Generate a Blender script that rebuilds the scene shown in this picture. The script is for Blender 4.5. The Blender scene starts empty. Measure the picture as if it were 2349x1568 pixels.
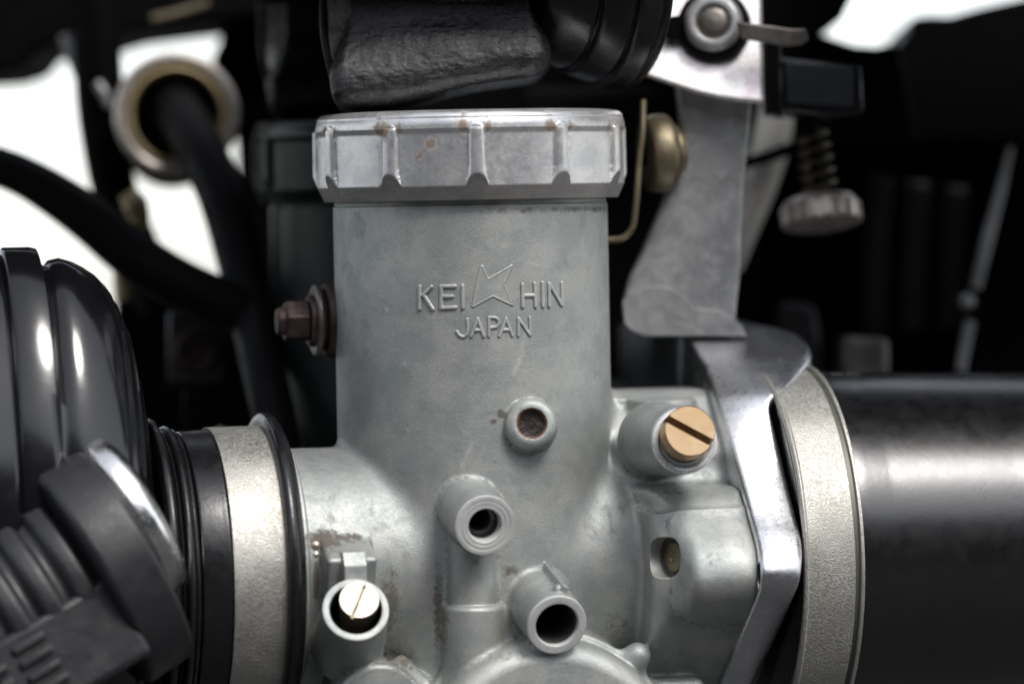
import bpy, math, random
import numpy as np
from mathutils import Vector, Matrix

# ------------------------------------------------------------------ camera, sky, sun
U = 7e-5                       # metres per working unit (about 0.07 mm)
D = 10900.0                    # camera distance in working units
CX, CY = 1174.5, 784.0         # optical centre in photo units (photo = 2349 x 1568)
sc = bpy.context.scene
cam_d = bpy.data.cameras.new("camera"); cam = bpy.data.objects.new("camera", cam_d)
sc.collection.objects.link(cam); sc.camera = cam
cam.location = (0, -D * U, 0); cam.rotation_euler = (math.radians(90), 0, 0)
cam_d.sensor_width = 36; cam_d.lens = 36 * D / 2349.0
cam_d.clip_start = 0.05; cam_d.clip_end = 500
cam_d.dof.use_dof = True; cam_d.dof.focus_distance = (D - 250) * U; cam_d.dof.aperture_fstop = 8.5

SUN_EL, SUN_AZ = math.radians(52), math.radians(33)     # azimuth measured from the camera side towards the right
world = bpy.data.worlds.new("World"); sc.world = world; world.use_nodes = True
wn = world.node_tree; bg = wn.nodes["Background"]
sky = wn.nodes.new("ShaderNodeTexSky"); sky.sky_type = 'NISHITA'; sky.sun_disc = False
sky.sun_elevation = SUN_EL; sky.sun_rotation = math.radians(180) - SUN_AZ
sky.air_density = 1.0; sky.dust_density = 1.2; sky.ozone_density = 1.0
hsv = wn.nodes.new("ShaderNodeHueSaturation"); hsv.inputs["Saturation"].default_value = 0.3
wn.links.new(sky.outputs[0], hsv.inputs["Color"]); wn.links.new(hsv.outputs[0], bg.inputs[0])
bg.inputs[1].default_value = 0.13
sun_d = bpy.data.lights.new("sun", 'SUN'); sun = bpy.data.objects.new("sun", sun_d); sc.collection.objects.link(sun)
sun_d.energy = 1.2; sun_d.angle = math.radians(18); sun_d.color = (1.0, 0.965, 0.93)
sdir = Vector((math.sin(SUN_AZ) * math.cos(SUN_EL), -math.cos(SUN_AZ) * math.cos(SUN_EL), math.sin(SUN_EL)))
sun.rotation_euler = sdir.to_track_quat('Z', 'Y').to_euler()
sun.location = sdir * 3
sc.view_settings.view_transform = 'Standard'; sc.view_settings.look = 'None'
sc.view_settings.gamma = 1.0; sc.view_settings.exposure = 1.05
sc.render.engine = 'CYCLES'
sc.cycles.use_denoising = True
sc.cycles.max_bounces = 8

rng = np.random.default_rng(7); random.seed(7)
A = lambda *v: np.array(v, dtype=float)

def P(px, py, y):
    """photo position at depth y (away from the camera) -> working-unit point"""
    k = 1 + y / D
    return A((px - CX) * k, y, (CY - py) * k)

# carburettor frame: x along the bore, w out towards the viewer, z up the barrel
def rotm():
    yaw, roll, pitch = math.radians(13.3), math.radians(-1.1), math.radians(1.7)
    Rz = Matrix.Rotation(yaw, 3, 'Z'); Ry = Matrix.Rotation(roll, 3, 'Y'); Rx = Matrix.Rotation(pitch, 3, 'X')
    return np.array(Rx @ Ry @ Rz)
R3 = rotm()
EX, EN, EZ = R3[:, 0], -R3[:, 1], R3[:, 2]
O = A(-80, 0, -506)
BASIS = np.stack([EX, EN, EZ])           # rows
def L2W(p): return O + np.asarray(p, float) @ BASIS
def W2L(p): return (np.asarray(p, float) - O) @ BASIS.T
def LP(px, py, w):
    """local point with given w that projects to the photo position"""
    # ray: cam + t*d ; local w = const
    c = A(0, -D, 0); d = A((px - CX), D, (CY - py)) / D
    t = (w - (c - O) @ EN) / (d @ EN)
    return W2L(c + t * d)
def LPcyl(px, py, R):
    w = R * 0.9
    for _ in range(30):
        p = LP(px, py, w); w = 0.5 * w + 0.5 * math.sqrt(max(R * R - p[0] ** 2, 1))
    return LP(px, py, w)
def XN(px, R):                           # bore station whose nearest rim point shows at px
    return LP(px, 1290, R)[0]

# ------------------------------------------------------------------ materials
MATS = {}
class NT:
    def __init__(s, name):
        s.m = bpy.data.materials.new(name); s.m.use_nodes = True; s.t = s.m.node_tree
        s.b = s.t.nodes["Principled BSDF"]; s.co = None
    def n(s, t, **kw):
        x = s.t.nodes.new(t)
        for k, v in kw.items(): setattr(x, k, v)
        return x
    def l(s, a, b): s.t.links.new(a, b)
    def coord(s, sx=1, sy=1, sz=1):
        tc = s.n("ShaderNodeTexCoord"); mp = s.n("ShaderNodeMapping")
        k = 1 / (100 * U)
        mp.inputs["Scale"].default_value = (k * sx, k * sy, k * sz)
        s.l(tc.outputs["Object"], mp.inputs[0]); return mp.outputs[0]
    def noise(s, scale, detail=4, rough=0.6, co=None, dist=0.0):
        x = s.n("ShaderNodeTexNoise"); x.inputs["Scale"].default_value = scale
        x.inputs["Detail"].default_value = detail; x.inputs["Roughness"].default_value = rough
        x.inputs["Distortion"].default_value = dist
        s.l(co if co is not None else s.coord(), x.inputs["Vector"]); return x.outputs["Fac"]
    def ramp(s, f, p0, p1, v0=0.0, v1=1.0):
        x = s.n("ShaderNodeMapRange"); x.interpolation_type = 'SMOOTHSTEP'
        x.inputs["From Min"].default_value = p0; x.inputs["From Max"].default_value = p1
        x.inputs["To Min"].default_value = v0; x.inputs["To Max"].default_value = v1
        s.l(f, x.inputs["Value"]); return x.outputs[0]
    def mix(s, f, a, b):
        x = s.n("ShaderNodeMix", data_type='RGBA')
        if isinstance(f, (int, float)): x.inputs["Factor"].default_value = f
        else: s.l(f, x.inputs["Factor"])
        for i, v in ((6, a), (7, b)):
            if isinstance(v, tuple): x.inputs[i].default_value = (*v, 1)
            else: s.l(v, x.inputs[i])
        return x.outputs[2]
    def math(s, op, a, b):
        x = s.n("ShaderNodeMath", operation=op)
        for i, v in ((0, a), (1, b)):
            if isinstance(v, (int, float)): x.inputs[i].default_value = v
            else: s.l(v, x.inputs[i])
        return x.outputs[0]
    def bump(s, f, dist, strength=1.0, prev=None):
        x = s.n("ShaderNodeBump"); x.inputs["Distance"].default_value = dist * U
        x.inputs["Strength"].default_value = strength; s.l(f, x.inputs["Height"])
        if prev is not None: s.l(prev, x.inputs["Normal"])
        return x.outputs[0]
    def fin(s, col=None, met=0, rough=None, nrm=None, spec=None, coat=0, coat_r=0.1):
        b = s.b
        if col is not None:
            if isinstance(col, tuple): b.inputs["Base Color"].default_value = (*col, 1)
            else: s.l(col, b.inputs["Base Color"])
        for key, v in (("Metallic", met), ("Roughness", rough)):
            if v is None: continue
            if isinstance(v, (int, float)): b.inputs[key].default_value = v
            else: s.l(v, b.inputs[key])
        if nrm is not None: s.l(nrm, b.inputs["Normal"])
        if spec is not None: b.inputs["Specular IOR Level"].default_value = spec
        if coat: b.inputs["Coat Weight"].default_value = coat; b.inputs["Coat Roughness"].default_value = coat_r
        return s.m

def metal(name, c1, c2, met=1.0, rough=0.4, dr=0.1, dirt=(0.10, 0.075, 0.05), dirt_amt=0.3, grain=0.5, gscale=30, stretch=(1, 1, 1), patch=0.9, grime=False, wave=1.0):
    s = NT(name)
    big = s.noise(patch, 5, 0.62)
    col = s.mix(s.ramp(big, 0.38, 0.64), c1, c2)
    if grime: col = s.mix(s.ramp(s.noise(24, 3, 0.8), 0.35, 0.75, 0.0, 0.32), col, tuple(0.55 * v for v in c1))
    fine = s.noise(7, 6, 0.7)
    dm = s.math('MULTIPLY', s.ramp(s.noise(1.7, 8, 0.7, dist=0.4), 0.52, 0.74), dirt_amt)
    spk = s.math('MULTIPLY', s.ramp(s.noise(14, 3, 0.6), 0.66, 0.74), dirt_amt)
    dm = s.math('MAXIMUM', dm, spk)
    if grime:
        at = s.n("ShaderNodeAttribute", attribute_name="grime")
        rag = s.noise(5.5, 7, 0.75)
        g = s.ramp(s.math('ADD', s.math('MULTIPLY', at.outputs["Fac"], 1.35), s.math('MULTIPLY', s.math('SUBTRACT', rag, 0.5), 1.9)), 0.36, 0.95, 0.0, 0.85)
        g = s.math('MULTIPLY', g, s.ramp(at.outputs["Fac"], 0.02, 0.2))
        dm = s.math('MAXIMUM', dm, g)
        a2 = s.n("ShaderNodeAttribute", attribute_name="scuff")
        col = s.mix(s.math('MULTIPLY', a2.outputs["Fac"], s.ramp(rag, 0.35, 0.6, 0.3, 0.9)), col, (0.66, 0.66, 0.64))
    col = s.mix(dm, col, dirt)
    rg = s.math('ADD', s.ramp(fine, 0.3, 0.7, rough - dr, rough + dr), s.math('MULTIPLY', dm, 0.3))
    mt = s.math('MULTIPLY', s.math('SUBTRACT', 1.0, dm), met)
    g = s.noise(gscale, 4, 0.7, co=s.coord(*stretch))
    nb = s.bump(g, grain, 1.0)
    nb = s.bump(s.noise(2.2, 3), wave, 0.6, nb)
    return s.fin(col, mt, rg, nb)

def build_materials():
    M = MATS
    M['cast'] = metal("cast_zinc", (0.34, 0.365, 0.352), (0.46, 0.462, 0.435), met=0.62, rough=0.52, dr=0.06, dirt=(0.085, 0.066, 0.048), dirt_amt=0.34, grain=0.9, gscale=30, grime=True)
    M['machined'] = metal("machined_zinc", (0.52, 0.53, 0.51), (0.62, 0.62, 0.6), met=0.35, rough=0.6, dirt=(0.16, 0.11, 0.06), dirt_amt=0.5, grain=0.8, gscale=40)
    M['cap'] = metal("cap_aluminium", (0.66, 0.66, 0.675), (0.82, 0.81, 0.79), met=0.78, rough=0.35, dr=0.06, dirt=(0.17, 0.11, 0.06), dirt_amt=0.3, grain=0.45, gscale=30, patch=1.3, wave=0.7, grime=True)
    M['cap_band'] = metal("turned_aluminium", (0.36, 0.345, 0.335), (0.46, 0.44, 0.42), met=0.8, rough=0.45, dirt_amt=0.3, grain=0.9, gscale=9, stretch=(0.25, 0.25, 9))
    M['polished'] = metal("polished_aluminium", (0.60, 0.605, 0.62), (0.70, 0.70, 0.72), met=1.0, rough=0.3, dr=0.05, dirt_amt=0.14, dirt=(0.25, 0.2, 0.2), grain=0.35, gscale=30, stretch=(0.5, 3, 3))
    M['plate'] = metal("zinc_plate", (0.74, 0.73, 0.72), (0.78, 0.68, 0.72), met=0.5, rough=0.3, dirt_amt=0.2, grain=0.4)
    M['arm'] = metal("sand_cast_grey", (0.36, 0.36, 0.365), (0.50, 0.50, 0.50), met=0.6, rough=0.42, dirt=(0.08, 0.075, 0.07), dirt_amt=0.5, grain=0.9, gscale=14, patch=2.2)
    M['brass'] = metal("brass", (0.58, 0.37, 0.17), (0.62, 0.44, 0.26), met=1, rough=0.33, dirt_amt=0.1, grain=0.3, stretch=(1, 6, 1))
    M['brass_face'] = metal("scuffed_brass", (0.42, 0.29, 0.165), (0.47, 0.34, 0.21), met=1.0, rough=0.3, dr=0.02, dirt_amt=0.05, grain=0.2, gscale=5, stretch=(1, 1, 14), wave=0.25)
    M['brass_bright'] = metal("bright_brass", (0.70, 0.60, 0.48), (0.82, 0.74, 0.64), met=0.9, rough=0.42, dirt_amt=0.1, grain=0.4)
    M['brass_dull'] = metal("dull_brass", (0.15, 0.125, 0.075), (0.24, 0.20, 0.13), met=0.7, rough=0.42, dirt_amt=0.4)
    M['steel'] = metal("bright_steel", (0.72, 0.71, 0.7), (0.85, 0.84, 0.82), met=1, rough=0.2, dirt_amt=0.12, grain=0.3)
    M['rust'] = metal("rusty_steel", (0.022, 0.013, 0.012), (0.06, 0.034, 0.028), met=0.3, rough=0.5, dirt=(0.03, 0.02, 0.015), dirt_amt=0.6, grain=2.5, gscale=8, patch=3)
    M['plug'] = metal("rusted_plug", (0.025, 0.018, 0.018), (0.05, 0.035, 0.035), met=0.3, rough=0.3, dirt=(0.10, 0.04, 0.02), dirt_amt=0.5, grain=2.5, gscale=5, patch=3)
    M['orange_rust'] = metal('orange_rust', (0.16, 0.07, 0.03), (0.26, 0.12, 0.05), met=0.1, rough=0.7, dirt_amt=0.5, grain=3)
    M['bore'] = metal('dark_bore', (0.10, 0.10, 0.095), (0.16, 0.15, 0.135), met=0.5, rough=0.45, dirt_amt=0.5)  # darker metal for the inside of drilled holes
    M['bright_zinc'] = metal('bright_zinc', (0.78, 0.78, 0.78), (0.86, 0.86, 0.85), met=0.45, rough=0.3, dirt_amt=0.3)
    M['dim'] = metal("dull_steel", (0.13, 0.12, 0.11), (0.22, 0.2, 0.18), met=0.8, rough=0.42, dirt_amt=0.5)
    # clamp: sparkling galvanised strip
    s = NT("galvanised_band")
    v = s.n("ShaderNodeTexVoronoi"); v.inputs["Scale"].default_value = 22; s.l(s.coord(), v.inputs["Vector"])
    sep = s.n("ShaderNodeSeparateColor"); s.l(v.outputs["Color"], sep.inputs[0])
    base = s.mix(s.ramp(s.noise(1.1, 5), 0.4, 0.65), (0.45, 0.435, 0.39), (0.54, 0.525, 0.48))
    dm = s.math('MULTIPLY', s.ramp(s.noise(2.4, 7, 0.7), 0.55, 0.72), 0.3)
    base = s.mix(dm, base, (0.22, 0.17, 0.11))
    nb = s.bump(sep.outputs[0], 1.6, 1.0); nb = s.bump(s.noise(30, 3), 1.3, 1.0, nb)
    M['clamp'] = s.fin(base, 0.85, s.ramp(sep.outputs[1], 0, 1, 0.38, 0.58), nb)
    s = NT("clamp_groove"); M['groove'] = s.fin((0.13, 0.13, 0.11), 0.6, 0.5)
    # rubbers and plastics
    SPEC = {'dark_engine_paint': 0.06, 'black_hose_rubber': 0.14}
    def blk(name, c, rough, bump_d=0.0, bs=10, dust=0.12, coat=0, detail=4, coat_r=0.1):
        s = NT(name)
        d = s.math('MULTIPLY', s.ramp(s.noise(26, 2, 0.5), 0.72, 0.78), dust * 3)
        d2 = s.math('MULTIPLY', s.ramp(s.noise(1.2, 7, 0.7), 0.5, 0.8), dust)
        spec = SPEC.get(name, 0.5)
        if name not in SPEC: d = s.math('MAXIMUM', d, s.ramp(s.noise(15, 1, 0.5), 0.80, 0.83, 0, 0.35))
        col = s.mix(s.math('MAXIMUM', d, d2), c, (0.30, 0.29, 0.27))
        rg = s.math('ADD', s.ramp(s.noise(2.5, 5), 0.3, 0.7, rough * 0.85, rough * 1.2), d2)
        nb = None
        if bump_d: nb = s.bump(s.noise(bs, detail, 0.65), bump_d)
        return s.fin(col, 0, rg, nb, spec=spec, coat=coat, coat_r=coat_r)
    M['gloss'] = blk("gloss_black_plastic", (0.005, 0.005, 0.006), 0.17, 0.2, 3, 0.012, coat=0.2, coat_r=0.08)
    M['satin'] = blk("satin_black_rubber", (0.008, 0.008, 0.009), 0.27, 0.5, 8, 0.03)
    M['pipe'] = blk("black_intake_plastic", (0.003, 0.003, 0.0035), 0.30, 0.35, 6, 0.012, coat=1.0, coat_r=0.24)
    M['matte'] = blk("matte_black_rubber", (0.018, 0.018, 0.02), 0.42, 1.0, 7, 0.04)
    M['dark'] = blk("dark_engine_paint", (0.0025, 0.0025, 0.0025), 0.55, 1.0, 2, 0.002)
    M['hose'] = blk("black_hose_rubber", (0.005, 0.005, 0.0055), 0.55, 0, 2, 0.004)
    M['navy'] = blk("blue_grey_panel", (0.022, 0.025, 0.034), 0.5, 0, 2, 0.05)
    M['asphalt'] = blk('grey_asphalt', (0.035, 0.035, 0.035), 0.9, dust=0)
    s = NT("grained_black_rubber")
    c1 = s.n("ShaderNodeTexVoronoi", feature='SMOOTH_F1'); c1.inputs["Scale"].default_value = 9
    cc = s.coord(0.55, 1, 1.4); s.l(cc, c1.inputs["Vector"])
    nb = s.bump(s.noise(7, 7, 0.72, co=cc, dist=0.3), 2.6); nb = s.bump(c1.outputs["Distance"], 1.0, 0.5, nb)
    nb = s.bump(s.noise(1.1, 3), 12.0, 0.9, nb)
    M['leather'] = s.fin(s.mix(s.ramp(s.noise(3, 6), 0.55, 0.8, 0, 0.15), (0.010, 0.010, 0.011), (0.14, 0.13, 0.125)), 0, s.ramp(s.noise(5, 5), 0.3, 0.7, 0.2, 0.34), nb)
    s = NT("pale_gap"); M['pale'] = s.fin(s.mix(s.ramp(s.noise(0.8), 0.4, 0.6), (0.88, 0.84, 0.76), (0.8, 0.75, 0.68)), 0, 0.4)
    s = NT("pale_brass"); M['tan'] = s.fin(s.mix(s.ramp(s.noise(1.1), 0.4, 0.6), (0.62, 0.50, 0.28), (0.5, 0.4, 0.24)), 0.3, 0.5)
    M['chrome'] = metal("worn_chrome", (0.74, 0.68, 0.62), (0.66, 0.6, 0.54), met=0.45, rough=0.25, dirt_amt=0.2)
build_materials()

# ------------------------------------------------------------------ object helpers
C = sc.collection
def thing(name, label, cat, loc, group=None):
    o = bpy.data.objects.new(name, None); C.objects.link(o); o.empty_display_size = 0.005
    loc = np.asarray(loc, float); o.location = tuple(loc * U); o['wl'] = [float(v) for v in loc]
    o['label'] = label; o['category'] = cat
    if group: o['group'] = group
    return o
def tag(o, label, cat, group=None):
    o['label'] = label; o['category'] = cat
    if group: o['group'] = group
    return o
def origin(o): return np.array(o['wl']) if o is not None and 'wl' in o else np.zeros(3)
def mk(name, verts, faces, mat, parent=None, smooth=35, bevel=0, seg=2, normals=None, attrs=None, loc=None):
    v = np.asarray(verts, float)
    root = parent
    if parent is None:
        base = np.asarray(loc, float) if loc is not None else v.mean(0)
    else: base = origin(parent)
    me = bpy.data.meshes.new(name)
    vv = (v - base) * U
    if isinstance(faces, np.ndarray):
        nf, k = faces.shape
        me.vertices.add(len(vv)); me.vertices.foreach_set("co", vv.astype(np.float32).ravel())
        me.loops.add(nf * k); me.loops.foreach_set("vertex_index", faces.astype(np.int32).ravel())
        me.polygons.add(nf); me.polygons.foreach_set("loop_start", np.arange(0, nf * k, k, dtype=np.int32))
        me.update(calc_edges=True)
    else:
        me.from_pydata([tuple(p) for p in vv], [], [tuple(int(i) for i in f) for f in faces]); me.update()
    if smooth:
        me.polygons.foreach_set("use_smooth", [True] * len(me.polygons))
        if normals is None and smooth < 180: me.set_sharp_from_angle(angle=math.radians(smooth))
    if normals is not None:
        me.normals_split_custom_set_from_vertices([tuple(n) for n in normals])
    if attrs is not None:
        for an, arr in attrs.items():
            at = me.attributes.new(an, 'FLOAT', 'POINT'); at.data.foreach_set("value", np.asarray(arr, np.float32))
    me.materials.append(MATS[mat])
    o = bpy.data.objects.new(name, me); C.objects.link(o)
    if parent is not None:
        o.parent = parent; o['wl'] = [float(x) for x in base]
    else:
        o.location = tuple(base * U); o['wl'] = [float(x) for x in base]
    if bevel:
        b = o.modifiers.new("bevel", 'BEVEL'); b.width = bevel * U; b.segments = seg; b.limit_method = 'ANGLE'; b.angle_limit = math.radians(30)
        b.harden_normals = False
    return o

def frame_from_axis(ax, up=None):
    ax = np.asarray(ax, float); ax = ax / np.linalg.norm(ax)
    up = A(0, 0, 1) if up is None else np.asarray(up, float)
    if abs(ax @ up) > 0.95: up = A(1, 0, 0)
    e1 = np.cross(up, ax); e1 /= np.linalg.norm(e1); e2 = np.cross(ax, e1)
    return e1, e2, ax
def fillet(pts, rad, seg=4):
    """round the inner corners of a polyline profile"""
    out = [pts[0]]
    for i in range(1, len(pts) - 1):
        a, b, c = map(lambda q: np.array(q[:2], float), (pts[i - 1], pts[i], pts[i + 1]))
        r = pts[i][2] if len(pts[i]) > 2 else rad
        la, lc = np.linalg.norm(a - b), np.linalg.norm(c - b)
        t = min(r, la * 0.45, lc * 0.45)
        if t < 0.05: out.append(tuple(b)); continue
        p, q = b + (a - b) / la * t, b + (c - b) / lc * t
        for k in range(seg + 1):
            u = k / seg; out.append(tuple((1 - u) ** 2 * p + 2 * u * (1 - u) * b + u * u * q))
    out.append(pts[-1]); return [(p[0], p[1]) for p in out]
def revolve(profile, c, ax, n=96, squash=1.0, up=None, close=False, rfun=None):
    """profile (s along axis, radius); returns verts, faces"""
    e1, e2, a = frame_from_axis(ax, up); c = np.asarray(c, float)
    pr = np.array(profile, float); m = len(pr)
    th = np.linspace(0, 2 * math.pi, n, endpoint=False)
    S, T = np.meshgrid(pr[:, 0], th, indexing='ij'); Rr = np.repeat(pr[:, 1][:, None], n, 1)
    if rfun is not None: Rr = rfun(S, T, Rr)
    V = c + a * S[..., None] + e1 * (Rr * np.cos(T) * squash)[..., None] + e2 * (Rr * np.sin(T))[..., None]
    i = np.arange(m - 1)[:, None]; j = np.arange(n)[None, :]; j2 = (j + 1) % n
    F = np.stack([i * n + j, i * n + j2, (i + 1) * n + j2, (i + 1) * n + j], -1).reshape(-1, 4)
    return V.reshape(-1, 3), F
def rev(name, profile, c, ax, mat, parent=None, fil=3, n=96, seg=4, **kw):
    pk = {k: kw.pop(k) for k in ('squash', 'up', 'rfun') if k in kw}
    V, F = revolve(fillet(profile, fil, seg) if fil else profile, c, ax, n, **pk)
    return mk(name, V, F, mat, parent, **kw)
def catmull(pts, k=10):
    p = np.array(pts, float); p = np.vstack([2 * p[0] - p[1], p, 2 * p[-1] - p[-2]]); out = []
    for i in range(1, len(p) - 2):
        for t in np.linspace(0, 1, k, endpoint=False):
            a, b, c, d = p[i - 1:i + 3]
            out.append(0.5 * (2 * b + (c - a) * t + (2 * a - 5 * b + 4 * c - d) * t * t + (3 * b - a - 3 * c + d) * t ** 3))
    out.append(p[-2]); return np.array(out)
def sweep(pts, rad, n=20, k=10, sm=True):
    q = catmull(pts, k) if sm else np.array(pts, float)
    if np.isscalar(rad): r = np.full(len(q), float(rad))
    else: r = np.interp(np.linspace(0, 1, len(q)), np.linspace(0, 1, len(rad)), rad)
    t = np.gradient(q, axis=0); t /= np.linalg.norm(t, axis=1)[:, None]
    e1, _, _ = frame_from_axis(t[0]); V = []
    for i in range(len(q)):
        e1 = e1 - t[i] * (e1 @ t[i]); e1 /= np.linalg.norm(e1); e2 = np.cross(t[i], e1)
        for j in range(n):
            a = 2 * math.pi * j / n; V.append(q[i] + r[i] * (math.cos(a) * e1 + math.sin(a) * e2))
    F = [(i * n + j, i * n + (j + 1) % n, (i + 1) * n + (j + 1) % n, (i + 1) * n + j) for i in range(len(q) - 1) for j in range(n)]
    F.append(tuple(range(n))[::-1]); F.append(tuple((len(q) - 1) * n + j for j in range(n)))
    return np.array(V), F
def prism(poly, y0, y1):
    """outline traced in photo units at depth y0, extruded straight back to y1"""
    f = [P(x, y, y0) for x, y in poly]; n = len(f)
    V = f + [p + A(0, y1 - y0, 0) for p in f]
    F = [tuple(range(n)), tuple(range(n, 2 * n))[::-1]] + [(i, n + i, n + (i + 1) % n, (i + 1) % n) for i in range(n)]
    ar = sum(poly[i][0] * poly[(i + 1) % n][1] - poly[(i + 1) % n][0] * poly[i][1] for i in range(n))
    if ar > 0: F = [f[::-1] for f in F]
    return V, F
def boxv(c, h, ex=A(1, 0, 0), ey=A(0, 1, 0), ez=A(0, 0, 1)):
    c = np.asarray(c, float)
    V = [c + sx * h[0] * ex + sy * h[1] * ey + sz * h[2] * ez for sx in (-1, 1) for sy in (-1, 1) for sz in (-1, 1)]
    F = [(0, 1, 3, 2), (4, 6, 7, 5), (0, 4, 5, 1), (2, 3, 7, 6), (0, 2, 6, 4), (1, 5, 7, 3)]
    return V, F
def boxw(name, c, h, mat, parent=None, bevel=3, ex=A(1, 0, 0), ey=A(0, 1, 0), ez=A(0, 0, 1), **kw):
    V, F = boxv(c, h, ex, ey, ez); return mk(name, V, F, mat, parent, bevel=bevel, seg=3, **kw)

# ------------------------------------------------------------------ implicit casting mesher
f32 = np.float32
def smin(a, b, k):
    h = np.maximum(k - np.abs(a - b), 0) / k
    return np.minimum(a, b) - h * h * k * 0.25
def smax(a, b, k): return -smin(-a, -b, k)
def ccyl(p, a, b, r0, r1=None, rnd=0.0):
    a = np.asarray(a, f32); b = np.asarray(b, f32); ax = b - a; L = float(np.linalg.norm(ax)); ax = ax / L
    q = p - a; s = q @ ax.astype(f32); rr = np.sqrt(np.maximum((q * q).sum(-1) - s * s, 0))
    if r1 is None: r1 = r0
    R = r0 + (r1 - r0) * np.clip(s / L, 0, 1)
    dx = rr - (R - rnd); dy = np.abs(s - L / 2) - (L / 2 - rnd)
    return np.minimum(np.maximum(dx, dy), 0) + np.sqrt(np.maximum(dx, 0) ** 2 + np.maximum(dy, 0) ** 2) - rnd
def rbox(p, c, h, rnd, rot=None):
    q = p - np.asarray(c, f32)
    if rot is not None: q = q @ np.asarray(rot, f32)
    d = np.abs(q) - (np.asarray(h, f32) - rnd)
    return np.minimum(d.max(-1), 0) + np.sqrt((np.maximum(d, 0) ** 2).sum(-1)) - rnd
def sph(p, c, r): return np.sqrt(((p - np.asarray(c, f32)) ** 2).sum(-1)) - r
def mesh_sdf(f, lo, hi, h, B=8):
    lo = np.asarray(lo, float); hi = np.asarray(hi, float)
    nb = np.ceil((hi - lo) / (h * B)).astype(int) + 1; N = nb * B
    g = [np.arange(nb[i]) for i in range(3)]
    cc = np.stack(np.meshgrid(*g, indexing='ij'), -1).reshape(-1, 3)
    ctr = (lo + (cc * B + (B - 1) / 2) * h).astype(f32)
    d = f(ctr)
    vol = np.empty((nb[0], nb[1], nb[2], B, B, B), f32)
    vol[...] = np.where(d < 0, -1e3, 1e3).reshape(nb[0], nb[1], nb[2], 1, 1, 1)
    vf = vol.reshape(-1, B, B, B)
    act = np.nonzero(np.abs(d) < B * h * 1.15)[0]
    off = np.stack(np.meshgrid(*[np.arange(B)] * 3, indexing='ij'), -1).reshape(-1, 3)
    for s in range(0, len(act), 1500):
        ids = act[s:s + 1500]
        pts = (lo + (cc[ids][:, None, :] * B + off[None]) * h).astype(f32)
        vf[ids] = f(pts.reshape(-1, 3)).reshape(-1, B, B, B)
    vol = vol.transpose(0, 3, 1, 4, 2, 5).reshape(N[0], N[1], N[2])
    ins = vol < 0
    cnt = np.zeros(tuple(N - 1), np.int8)
    for a in (0, 1):
        for b in (0, 1):
            for c in (0, 1): cnt += ins[a:N[0] - 1 + a, b:N[1] - 1 + b, c:N[2] - 1 + c]
    cells = np.nonzero(((cnt > 0) & (cnt < 8)).ravel())[0]; del cnt
    dims = N - 1
    ci = np.stack(np.unravel_index(cells, tuple(dims)), -1)
    acc = np.zeros((len(ci), 3)); num = np.zeros(len(ci))
    for ax in range(3):
        o1, o2 = [k for k in range(3) if k != ax]
        for a in (0, 1):
            for b in (0, 1):
                p0 = ci.copy(); p0[:, o1] += a; p0[:, o2] += b; p1 = p0.copy(); p1[:, ax] += 1
                v0 = vol[p0[:, 0], p0[:, 1], p0[:, 2]]; v1 = vol[p1[:, 0], p1[:, 1], p1[:, 2]]
                m = (v0 < 0) != (v1 < 0); t = np.where(m, v0 / np.where(m, v0 - v1, 1), 0)
                q = p0.astype(float); q[:, ax] += t
                acc[m] += q[m]; num[m] += 1
    V = lo + acc / num[:, None] * h
    F = []
    for ax in range(3):
        o1, o2 = [(1, 2), (2, 0), (0, 1)][ax]
        sl0 = [slice(None)] * 3; sl1 = [slice(None)] * 3; sl0[ax] = slice(0, N[ax] - 1); sl1[ax] = slice(1, N[ax])
        ch = ins[tuple(sl0)] != ins[tuple(sl1)]
        e = np.stack(np.nonzero(ch), -1)
        e = e[(e[:, o1] > 0) & (e[:, o2] > 0) & (e[:, o1] < dims[o1]) & (e[:, o2] < dims[o2])]
        flip = ins[e[:, 0], e[:, 1], e[:, 2]]
        q = []
        for a, b in ((1, 1), (0, 1), (0, 0), (1, 0)):
            r = e.copy(); r[:, o1] -= a; r[:, o2] -= b
            q.append(np.searchsorted(cells, np.ravel_multi_index((r[:, 0], r[:, 1], r[:, 2]), tuple(dims))))
        q = np.stack(q, -1); q[~flip] = q[~flip][:, ::-1]; F.append(q)
    F = np.concatenate(F)
    def grad(p, e=1.0):
        p = p.astype(f32)
        return np.stack([(f(p + np.eye(3, dtype=f32)[i] * e) - f(p - np.eye(3, dtype=f32)[i] * e)) / (2 * e) for i in range(3)], -1)
    for _ in range(2):
        G = grad(V); dd = f(V.astype(f32)); st = dd / np.maximum((G * G).sum(-1), 0.25)
        V = V - G * np.clip(st, -h * 0.8, h * 0.8)[:, None]
    G = grad(V, h * 0.5); G /= np.maximum(np.linalg.norm(G, axis=1), 1e-6)[:, None]
    return V, F, G

# ------------------------------------------------------------------ carburettor body (cast)
nE, zE, xE = A(0, 1, 0), A(0, 0, 1), A(1, 0, 0)
ZTOP = LP(1079, 468, 0)[2]
b1f, b1b = LP(1113, 1205, 425), LP(1070, 1160, 270)           # middle port
b3f, b3b = LP(1278, 1433, 445), LP(1222, 1363, 255)           # lower port
vnf, vnb = LP(1220, 971, 350), LP(1212, 981, 250)             # vent
plf, plb = LP(816, 1397, 430), LP(797, 1492, 225)             # deep screw well
idf, idb = LP(1568, 1010, 440), LP(1498, 1006, 190)           # upper screw boss
un = lambda a: np.asarray(a) / np.linalg.norm(a)
rs1a, rs1b = LP(1083, 1215, 296), LP(1083, 1400, 296)
rs2a, rs2b = LP(1084, 1386, 300), LP(1084, 1640, 300)
xl0, xl1 = LP(1484, 1280, 270)[0], XN(1745, 440)
ALF = math.radians(17); LN = A(-math.cos(ALF), math.sin(ALF), 0)
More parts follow.
